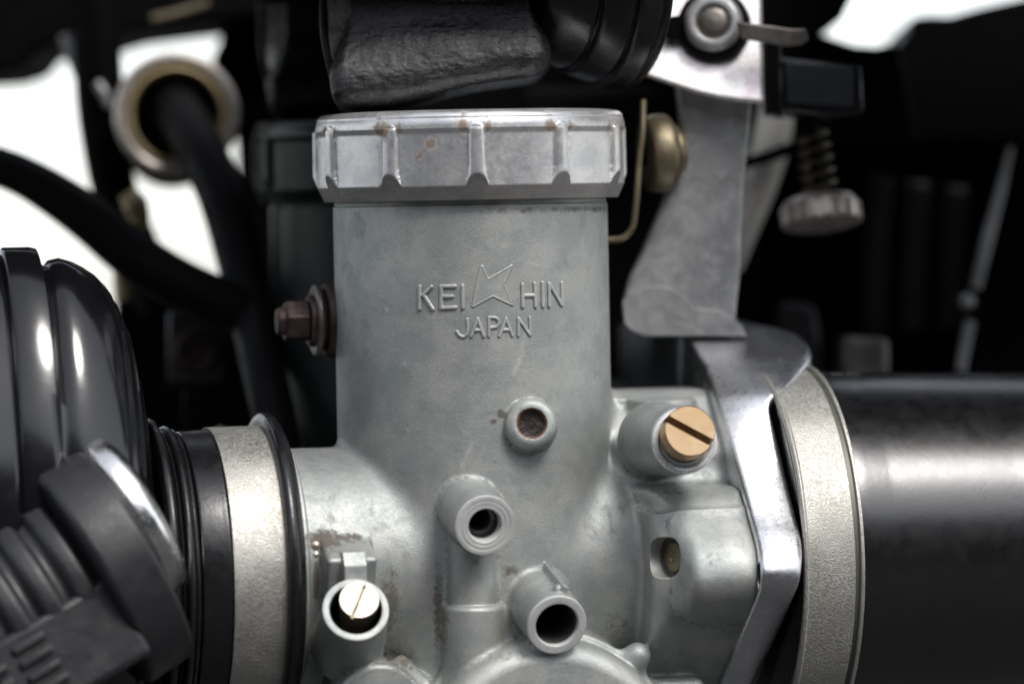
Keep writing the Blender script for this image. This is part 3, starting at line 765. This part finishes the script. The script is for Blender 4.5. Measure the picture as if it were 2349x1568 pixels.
# plate face is flat: use the median plane, keep small deviations
med = np.median(xlm[30:]); print("bracket left plane", med, xlm.min(), xlm.max())
cen = A(60.0, 0.0)
V = []; tan = np.gradient(sta[:, 2:4], axis=0); tan /= np.linalg.norm(tan, axis=1)[:, None]
nrm = np.stack([-tan[:, 1], tan[:, 0]], 1)
K = []
for k, (x0, x1, w, z, dw) in enumerate(sta):
    nn = nrm[k]; nn = nn if (nn @ (A(w, z) - A(-300, -50))) > 0 else -nn
    r = 9.0; row = []
    dep = 190
    rr_ = 16.0
    prof2 = [(x0 + 2, -dep), (x0, -r), (x0 + r * .3, -r * .3), (x0 + r, 0), ((x0 + x1) / 2, 1.5), (x1 - rr_, 0), (x1 - rr_ * .45, -rr_ * .15), (x1 - rr_ * .12, -rr_ * .5), (x1, -rr_), (x1, -70), (x1 - 50, -dep)]
    for (xx, o_) in prof2: row.append(L2W(A(xx, w + nn[0] * o_ + dw * np.clip((xx - x0) / (x1 - x0), 0, 1) ** 1.5 * (1 if o_ > -100 else 0), z + nn[1] * o_)))
    V += row; K.append(len(row))
nc = K[0]; Fb = []
for i_ in range(len(sta) - 1):
    for j_ in range(nc - 1): Fb.append((i_ * nc + j_, i_ * nc + j_ + 1, (i_ + 1) * nc + j_ + 1, (i_ + 1) * nc + j_))
    Fb.append((i_ * nc + nc - 1, i_ * nc, (i_ + 1) * nc, (i_ + 1) * nc + nc - 1))
o = mk("flange", np.array(V), Fb, 'polished', fb, smooth=55)
bm_fix = o
# core plate that fills the middle
core = [(s[2] * 0.8, s[3] * 0.8 + 0) for s in sta[::6]]
cv = [L2W(A(med + 40, a, b)) for a, b in core] + [L2W(A(med + 100, a, b)) for a, b in core]; nn_ = len(core)
mk("plate_core", cv, [tuple(range(nn_)), tuple(range(nn_, 2 * nn_))[::-1]] + [(i_, nn_ + i_, nn_ + (i_ + 1) % nn_, (i_ + 1) % nn_) for i_ in range(nn_)], 'arm', fb)

# ------------------------------------------------------------------ left: big glossy housing
hs_ = thing("filter_housing", "tall glossy black ribbed housing cut off by the left edge", "housing", L2W(A(-1000, 0, 0)))
def XT(px, a): return LP(px, 1290 - a, 0)[0]
sil = [(-420, 745), (-22, 745), (-14, 738), (-8, 722), (-2, 738), (6, 745), (66, 745), (80, 742), (88, 712), (99, 702), (110, 714), (135, 719), (165, 710), (190, 697), (215, 680), (238, 657), (250, 640), (256, 622), (262, 620), (276, 590), (283, 562), (289, 560), (300, 512), (306, 470), (311, 466), (320, 415), (331, 370)]
V, F = revolve([(XT(a_, b_), b_) for a_, b_ in sil], L2W(A(0, 0, 0)), EX, 260, squash=0.50)
e1, e2, a_ = frame_from_axis(EX)
mk("housing_shell", V, F, 'gloss', hs_, smooth=60)
V, F = revolve(fillet([(XT(330, 350), 300), (XT(332, 350), 352, 5), (XT(345, 350), 354, 5), (XT(352, 350), 340), (XT(356, 330), 318, 3), (XT(362, 330), 330, 5), (XT(370, 330), 316), (XT(378, 320), 300), (XT(400, 320), 298)], 4), L2W(A(0, 0, 0)), EX, 200)
mk("neck_rings", V, F, 'satin', hs_, smooth=40)
V, F = revolve(fillet([(X(402, 300), 290), (X(405, 300), 302, 3), (X(424, 300), 302, 3), (X(430, 300), 290)], 2), L2W(A(0, 0, 0)), EX, 160)
mk("copper_ring", V, F, 'brass_dull', hs_, smooth=40)

# ------------------------------------------------------------------ foreground rubber connector, close to the lens
yF = -430
fcp = P(300, 1262, yF)
axF = un(A(0.845, 0.26, 0.50))
cn = thing("rubber_connector", "blurred ribbed rubber connector with a bright metal rim, low at the left edge", "connector", fcp)
def ps(k): return k      # station along axis in working units
rev("rim_band", [(-128, 215), (-124, 262, 12), (-112, 274, 12), (-8, 268, 8), (0, 258, 8), (0, 200)], fcp, axF, 'matte', cn, fil=8, n=128)
rev("metal_rim", [(-20, 190), (4, 212, 6), (44, 208, 16), (62, 180, 14), (64, 10)], fcp + A(-24, 0, 62), axF, 'steel', cn, fil=6, n=128)
pr_ = [(-760, 120), (-760, 170)]
s0 = -700
for k in range(7):
    a0 = -128 - 78 * (7 - k)
    pr_ += [(a0 + 8, 192 + 2 * k, 8), (a0 + 22, 212 + 2 * k, 10), (a0 + 58, 214 + 2 * k, 10), (a0 + 70, 194 + 2 * k, 8)]
pr_ += [(-124, 200)]
rev("ribbed_body", pr_, fcp, axF, 'matte', cn, fil=8, n=128)
e1, e2, aa = frame_from_axis(axF)
vy = A(0, -1, 0); vy = un(vy - aa * (vy @ aa)); vz = un(np.cross(vy, aa))
if vz[2] > 0: vz = -vz           # points down in the picture
def blkc(name, s, t, u, hs, ht, hu, mat='matte', bev=8):
    return boxw(name, fcp + aa * s + vz * t + vy * u, (hs, ht, hu), mat, cn, bevel=bev, ex=aa, ey=vz, ez=vy)
blkc("side_panel", -270, 118, 130, 165, 96, 90, bev=16)
blkc("side_panel", -560, 150, 130, 120, 90, 90, bev=12)
for k in range(5): blkc("grip_ridge", -330 + 0 * k, 60 + 34 * k, 222, 40, 9, 10, bev=5)
for k in range(4): blkc("grip_ridge", -440, 80 + 34 * k, 222, 44, 9, 10, bev=5)

# ------------------------------------------------------------------ black rubber cap above
gb_c = P(1010, 60, -60)
def G_sdf(p):
    # p in world working units
    a = rbox(p, P(1005, 20, -20), (262, 190, 250), 60)
    ang = math.radians(9); x = p[:, 0] - P(1005, 20, 0)[0]; z = p[:, 2] - P(1005, 20, 0)[2]
    low = -(z + 186 - 0.20 * (x - 40) - 0.0003 * (x + 120) ** 2 * (x > -120)) 
    low = -(z + 246 - 0.11 * (x + 240) - 26 / (1 + np.exp(-(x - 10) / 34.0)))
    a = smax(a, low * 0.96, 50)
    lft = -(x + 262 - 0.16 * np.clip(-z - 60, 0, 200)) ; a = smax(a, lft, 20)
    y = p[:, 1]; zb = -236 + 22 / (1 + np.exp(-(x - 10) / 40.0)) + 0.05 * (x + 240)
    t = np.clip((z - zb - 62) / 150, 0, 1); a = a + 56 * t * t * (3 - 2 * t) * np.clip((40 - y) / 160, 0, 1)
    a = a + 5 * np.sin(x / 61 + z / 95) * np.cos(z / 70.0 + 1) + 9 * np.exp(-(((x - 30) / 150) ** 2 + ((z + 130) / 38) ** 2)) 
    return a
V, F, G = mesh_sdf(G_sdf, gb_c - A(330, 320, 300), gb_c + A(340, 340, 320), 6.0)
bt = thing("rubber_boot", "large wrinkled black rubber boot sitting above the silver cap", "rubber boot", P(1005, 240, 0))
mk("boot_shell", V, F, 'leather', bt, smooth=180, normals=G)
# moulded edge on the left
V_, F_ = sweep([P(742, -40, -60), P(742, 60, -60), P(752, 130, -60), P(772, 200, -50), P(800, 238, -40), P(840, 256, -30)], 9, n=12)
mk("piping", V_, F_, 'matte', bt, smooth=60)
axD = un(A(0.90, 0.42, -0.02))
rc = P(1352, -34, 60)
rd = thing("ribbed_rubber_plug", "ringed black rubber plug touching the right side of the wrinkled boot", "rubber plug", rc)
rev("ring_stack", [(-190, 80), (-170, 150), (-130, 176, 20), (-70, 196, 20), (-56, 190, 3), (-50, 206, 8), (10, 226, 10), (20, 216, 3), (26, 232, 8), (74, 238, 12), (84, 226, 3), (92, 236, 6), (104, 232, 8), (106, 40)], rc, axD, 'satin', rd, fil=10, n=128)

bt2 = copy_tree(bt); bt2.location = tuple((origin(bt) + SH) * U)
bt2['label'] = "dark rubber boot half hidden behind, on the shadowed second carburetor"; bt['group'] = bt2['group'] = "rubber boots over the carburetors"
hb2 = copy_tree(hs_); hb2.location = tuple((origin(hs_) + SH) * U)
hb2['label'] = "second black filter housing mostly hidden behind the glossy one at the left edge"; hs_['group'] = hb2['group'] = "filter housings"
# ------------------------------------------------------------------ plate and bolt, arm, wire, grommet
pl = thing("mounting_plate", "shiny silver mounting plate at the top right of the black boot", "plate", P(1620, 230, 190))
V, F = prism([(1420, -160), (1752, -160), (1752, 60), (1754, 237), (1700, 232), (1650, 225), (1598, 213), (1545, 195), (1478, 172), (1420, 130)], 190, 235)
V = [v + A(0, 0.34 * (v[2] - 560), 0) for v in V]
mk("plate_body", V, F, 'plate', pl, bevel=9, seg=3)
bo = P(1638, 62, 246)
bolt2 = thing("flange_bolt", "round grey bolt head in the silver plate beside a black strap", "bolt", bo)
fa = un(A(-0.08, -1, 0.12))
rev("bolt_collar", [(-5, 88), (40, 84, 8), (50, 66)], bo, fa, 'hose', bolt2, fil=5)
rev("bolt_head", [(20, 70), (58, 68, 10), (68, 58, 6), (68, 42, 4), (58, 38)], bo, fa, 'arm', bolt2, fil=5)
rev("bolt_core", [(50, 42), (62, 38, 6), (70, 26, 10), (72, 0.5)], bo, fa, 'dim', bolt2, fil=6)
sp = thing("clip_strap", "narrow dark strap leading right from the round bolt head", "strap", P(1740, 70, 150))
V, F = prism([(1690, 50), (1760, 58), (1815, 66), (1850, 66), (1856, 92), (1840, 104), (1800, 106), (1700, 88)], 130, 150)
mk("strap_body", V, F, 'dim', sp, bevel=4)
V, F = prism([(1528, 40), (1562, 34), (1562, 90), (1528, 84)], 205, 250); mk("strap_tab", V, F, 'dark', sp, bevel=3)

ar = thing("cast_arm", "mottled grey cast arm standing behind the barrel on the right", "bracket arm", P(1600, 740, 300))
V, F = prism([(1545, 150), (1735, 150), (1726, 240), (1716, 330), (1706, 420), (1700, 560), (1697, 640), (1690, 700), (1686, 760), (1480, 760), (1448, 752), (1432, 735), (1428, 710), (1434, 670), (1446, 630), (1475, 570), (1500, 510), (1528, 440), (1553, 370), (1564, 320), (1560, 270)], 270, 380)
mk("arm_body", V, F, 'arm', ar, bevel=12, seg=3)
V, F = prism([(1428, 690), (1440, 668), (1500, 655), (1540, 660), (1570, 680), (1592, 706), (1650, 712), (1700, 742), (1712, 770), (1480, 770), (1448, 758), (1432, 742)], 268, 300)
mk("arm_step", V, F, 'arm', ar, bevel=1.2, seg=2)

wr = thing("bent_wire", "thin bent wire hanging beside the right edge of the silver cap", "wire", P(1460, 400, 150))
V, F = sweep([P(1476, 230, 170), P(1474, 300, 150), P(1467, 360, 145), P(1462, 430, 140), P(1456, 490, 140), P(1450, 522, 140), P(1430, 545, 140), P(1400, 550, 145), P(1360, 548, 150)], 7.5, n=12)
mk("wire_body", V, F, 'brass_dull', wr, smooth=60); wr_o = wr
gr = thing("brass_grommet", "dull brass grommet between the bent wire and the grey arm", "grommet", P(1520, 360, 230))
gax = un(A(0.965, 0.24, 0.06))
gc = P(1515, 352, 235)
rev("grommet_body", [(-40, 30), (-38, 84, 10), (-16, 92, 12), (14, 92, 14), (26, 80, 8), (28, 40)], gc, gax, 'brass_dull', gr, fil=12)
rev("grommet_washer", [(28, 20), (30, 66, 4), (40, 66, 4), (44, 50), (54, 48, 3), (56, 10)], gc, gax, 'brass_dull', gr, fil=4)

# ------------------------------------------------------------------ right background
nb_ = thing("junction_block", "small black block with a blue grey face right of the silver plate", "block", P(1880, 260, 330))
V, F = prism([(1762, 128), (1975, 150), (1982, 262), (1900, 268), (1766, 250)], 330, 620); mk("block_body", V, F, 'satin', nb_, bevel=8)
V, F = prism([(1800, 140), (1958, 152), (1956, 248), (1802, 236)], 318, 334); mk("block_face", V, F, 'navy', nb_, bevel=6)
V, F = prism([(1754, 60), (1790, 60), (1796, 270), (1758, 262)], 300, 420); mk("block_edge", V, F, 'gloss', nb_, bevel=6)
as_ = thing("adjuster_screw", "knurled adjuster wheel hanging on a brass coil spring at the right", "adjuster", P(1880, 480, 600))
ac = P(1862, 300, 600); aend = P(1885, 470, 600); aax = un(aend - ac); L_ = float(np.linalg.norm(aend - ac))
e1, e2, a_ = frame_from_axis(aax); co = []
for t in np.linspace(0, 1, 260):
    an = t * 2 * math.pi * 6; rad_ = 33 + 8 * t
    co.append(ac + a_ * (t * L_) + (e1 * math.cos(an) + e2 * math.sin(an)) * rad_)
V, F = sweep(co, 6, n=8, k=1, sm=False); mk("coil_spring", V, F, 'brass_dull', as_, smooth=60)
rev("spindle", [(-60, 0.5), (-60, 15), (L_, 15)], ac, aax, 'dark', as_, fil=2)
wax = un(A(0.10, -0.22, -1)); wc = P(1880, 465, 600)
def knf(S, T, R_): return np.where((S > 8) & (S < 52), R_ - 20 * (np.sin(T * 16) > 0.2), R_)
V, F = revolve([(-6, 20), (-6, 86), (6, 92), (10, 99), (50, 99), (54, 94), (56, 30), (56, 0.5)], wc, wax, 352, rfun=knf); mk("knurled_wheel", V, F, 'chrome', as_, smooth=30)
pt = thing("pale_gap_shape", "pale cream shape standing in for a bright gap behind the grey arm", "gap", P(1745, 420, 950))  # pale shape stands in for bright background seen through a gap
V, F = sweep([P(1785, 235, 950), P(1768, 330, 950), P(1742, 430, 950), P(1715, 520, 950), P(1690, 620, 950)], [45, 48, 42, 30, 12], n=24); mk("tube_body", V, F, 'pale', pt, smooth=60)  # this body is the pale shape standing in for the bright gap
V, F = sweep([P(1700, 378, 880), P(1760, 360, 880), P(1840, 330, 880)], 16, n=12); tb = mk("cable_tie", V, F, 'dark', pt, smooth=60)

def dark_thing(name, label, cat, poly, y0, y1, mat='dark', bevel=14):
    V, F = prism(poly, y0, y1); o = mk(name, V, F, mat, None, bevel=bevel, seg=3); tag(o, label, cat); return o
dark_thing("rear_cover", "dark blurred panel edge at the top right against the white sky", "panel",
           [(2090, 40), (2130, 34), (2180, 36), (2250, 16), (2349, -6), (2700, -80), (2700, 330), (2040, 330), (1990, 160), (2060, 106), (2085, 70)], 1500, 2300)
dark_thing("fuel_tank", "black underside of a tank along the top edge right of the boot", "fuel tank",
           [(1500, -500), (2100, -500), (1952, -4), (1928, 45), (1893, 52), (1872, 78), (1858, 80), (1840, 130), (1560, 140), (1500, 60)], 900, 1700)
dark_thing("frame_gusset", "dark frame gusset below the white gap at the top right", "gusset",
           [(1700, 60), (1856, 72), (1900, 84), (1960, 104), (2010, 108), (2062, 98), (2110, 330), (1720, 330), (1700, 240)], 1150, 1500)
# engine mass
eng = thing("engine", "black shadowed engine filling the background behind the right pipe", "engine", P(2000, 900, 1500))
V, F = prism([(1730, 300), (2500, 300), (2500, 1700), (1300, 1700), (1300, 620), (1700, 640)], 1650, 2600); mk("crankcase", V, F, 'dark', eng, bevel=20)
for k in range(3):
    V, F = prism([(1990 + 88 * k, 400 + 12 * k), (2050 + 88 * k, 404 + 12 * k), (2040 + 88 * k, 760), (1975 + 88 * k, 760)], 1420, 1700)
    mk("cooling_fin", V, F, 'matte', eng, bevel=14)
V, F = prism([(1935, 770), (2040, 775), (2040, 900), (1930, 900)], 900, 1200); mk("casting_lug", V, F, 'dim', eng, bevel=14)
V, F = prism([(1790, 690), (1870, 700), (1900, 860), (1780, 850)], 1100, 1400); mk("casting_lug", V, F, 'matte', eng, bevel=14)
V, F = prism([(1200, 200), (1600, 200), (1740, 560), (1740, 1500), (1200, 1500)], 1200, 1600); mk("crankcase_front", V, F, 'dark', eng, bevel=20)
EDGE = 'arm'  # pale grey for rods that stand in for the cover's edge highlight
sdk = thing("side_cover", "dark curved cover with a pale painted edge highlight at the right border", "side cover", P(2300, 700, 800))
V, F = sweep([P(2318, 340, 1150), P(2294, 440, 1130), P(2262, 560, 1110), P(2238, 660, 1100)], [6, 12, 15, 13], n=16); mk("edge_highlight", V, F, EDGE, sdk, smooth=60)
V, F = sweep([P(2226, 735, 1090), P(2212, 800, 1090), P(2203, 850, 1090)], 13, n=16); mk("edge_highlight", V, F, EDGE, sdk, smooth=60)
V_, F_ = revolve([(-20 * math.cos(t), 20 * math.sin(t)) for t in np.linspace(0.01, math.pi, 14)], P(2218, 692, 1080), A(0, -1, 0), 24); mk("edge_highlight_blob", V_, F_, EDGE, sdk, smooth=60)
V, F = prism([(2335, 300), (2600, 300), (2600, 900), (2200, 900), (2212, 800), (2240, 660), (2290, 480)], 1160, 1500); mk("cover_panel", V, F, 'dark', sdk, bevel=20)

# ------------------------------------------------------------------ left background
ring_c = P(405, 262, 1050)
rax = un(A(0.10, -1, 0.08))
rg = thing("collar_ring", "round blurred chrome collar with a brass lining around a black hose", "collar", ring_c)
rev("outer_ring", [(-60, 140), (-30, 156, 14), (0, 160, 16), (22, 148, 16), (14, 130, 10), (-60, 124)], ring_c, rax, 'chrome', rg, fil=10)
rev("brass_lining", [(-70, 126), (2, 124, 6), (8, 113, 6), (-70, 104)], ring_c, rax, 'tan', rg, fil=5)
rev("tube_wall", [(-240, 0.5), (-240, 104), (-50, 106)], ring_c, rax, 'rust', rg, fil=3)
rev("tube_outside", [(-420, 140), (-50, 152)], ring_c, rax, 'dark', rg, fil=0)
hz = thing("breather_hose", "black hose curving down out of the chrome collar behind the housing", "hose", P(560, 650, 600))
V, F = sweep([P(400, 240, 1270), P(408, 252, 1090), P(448, 320, 980), P(505, 440, 880), P(548, 580, 790), P(580, 720, 700), P(606, 850, 560), P(630, 960, 480), P(660, 1120, 400)], [60, 62, 62, 60, 60, 58, 54, 52, 50], n=28)
mk("hose_body", V, F, 'hose', hz, smooth=60)
h2 = thing("vent_hose", "black hose sloping down from the left edge across the white sky", "hose", P(200, 500, 700))
V, F = sweep([P(-220, 300, 760), P(-60, 362, 740), P(60, 408, 720), P(190, 490, 700), P(300, 580, 690), P(400, 645, 680), P(520, 700, 690), P(640, 760, 720)], [46, 47, 50, 58, 62, 62, 60, 60], n=28)
mk("hose_body", V, F, 'hose', h2, smooth=60)
ft = thing("frame_tube", "black frame tube rising to the top left beside the chrome collar", "frame tube", P(240, 260, 1150))
V, F = sweep([P(215, -60, 1150), P(222, 60, 1150), P(228, 210, 1150), P(240, 320, 1150), P(264, 440, 1150), P(310, 560, 1150), P(370, 700, 1150)], [58, 58, 62, 60, 58, 58, 58], n=28); mk("tube_body", V, F, 'dark', ft, smooth=60)
V, F = sweep([P(150, 80, 1200), P(168, 120, 1200), P(190, 200, 1190)], [20, 24, 14], n=16); mk("tube_highlight", V, F, 'arm', ft, smooth=60)  # grey strip stands in for light catching the frame tube
V, F = sweep([P(222, 190, 1080), P(238, 215, 1080), P(250, 245, 1080)], [12, 14, 10], n=16); mk("small_highlight", V, F, 'arm', ft, smooth=60)  # smaller grey strip painted in as a glint on the tube
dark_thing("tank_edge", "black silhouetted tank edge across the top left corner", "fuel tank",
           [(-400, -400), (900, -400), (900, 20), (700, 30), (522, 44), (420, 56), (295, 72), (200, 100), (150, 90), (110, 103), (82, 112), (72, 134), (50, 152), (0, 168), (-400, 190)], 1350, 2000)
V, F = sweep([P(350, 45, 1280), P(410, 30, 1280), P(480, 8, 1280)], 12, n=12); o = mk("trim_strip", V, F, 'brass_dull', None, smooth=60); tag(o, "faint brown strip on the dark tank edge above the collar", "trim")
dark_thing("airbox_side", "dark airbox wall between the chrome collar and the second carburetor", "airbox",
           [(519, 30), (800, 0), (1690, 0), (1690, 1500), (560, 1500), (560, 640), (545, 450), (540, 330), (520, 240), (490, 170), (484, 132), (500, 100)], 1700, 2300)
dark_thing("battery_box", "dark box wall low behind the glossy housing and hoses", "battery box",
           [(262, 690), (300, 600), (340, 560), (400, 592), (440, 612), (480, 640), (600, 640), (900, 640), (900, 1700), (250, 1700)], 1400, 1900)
bk = thing("hanger_bracket", "dim grey bracket with a round hole behind the black hose", "bracket", P(450, 800, 650))
V, F = prism([(385, 712), (518, 712), (518, 880), (385, 880)], 900, 940); mk("bracket_plate", V, F, 'matte', bk, bevel=8)
rev("bracket_hole", [(0, 58), (8, 52, 3), (9, 40), (2, 38), (2, 0.5)], P(452, 805, 898), A(0, -1, 0), 'rust', bk, fil=3)
V, F = prism([(420, 890), (510, 890), (510, 1000), (420, 1000)], 880, 930); mk("bracket_foot", V, F, 'dark', bk, bevel=8)
tn = thing("brass_fitting", "pale yellow brass fitting behind the sloping hose on the left", "fitting", P(300, 500, 900))
V, F = sweep([P(290, 442, 860), P(310, 470, 860), P(322, 520, 860), P(300, 570, 860), P(282, 620, 860), P(282, 690, 860)], [22, 32, 22, 20, 24, 20], n=20); mk("fitting_body", V, F, 'tan', tn, smooth=60)

# viewer's side, unseen: ground, and an added wall that blocks the low sky
V, F = boxv(P(0, 0, 0) * 0 + A(0, -20000, -9000), (400000, 400000, 100)); o = mk("ground", V, F, 'asphalt', None); o['kind'] = 'structure'
V, F = boxv(A(0, -72000, 12000), (160000, 3000, 22000)); o = mk("low_sky_blocker", V, F, 'asphalt', None); o['kind'] = 'structure'

V, F = boxv(A(-1180, 150, 1130), (500, 450, 305)); o = mk("left_shade_box", V, F, 'dark', None, bevel=90, seg=5); tag(o, "added black box out of view, shading the second carburetor from the left", "fuel tank")  # added unseen box, placed to keep light off the rear carburetor
V, F = boxv(A(1900, 250, 1130), (1050, 720, 270)); o = mk("pipe_sky_blocker", V, F, 'dark', None, bevel=90, seg=5); tag(o, "added black box out of view, blocking the sky above the big black intake pipe", "sky blocker")  # added unseen box that hides overhead sky from the pipe's reflection
# added unseen box overhead, shaped to shade the boot and rear carburetor
V, F = boxv(A(-170, 150, 955), (520, 480, 145)); o = mk("overhead_shade_box", V, F, 'dark', None, bevel=110, seg=6); tag(o, "added unseen black box shading from directly above the rubber boot and silver cap", "shade box")
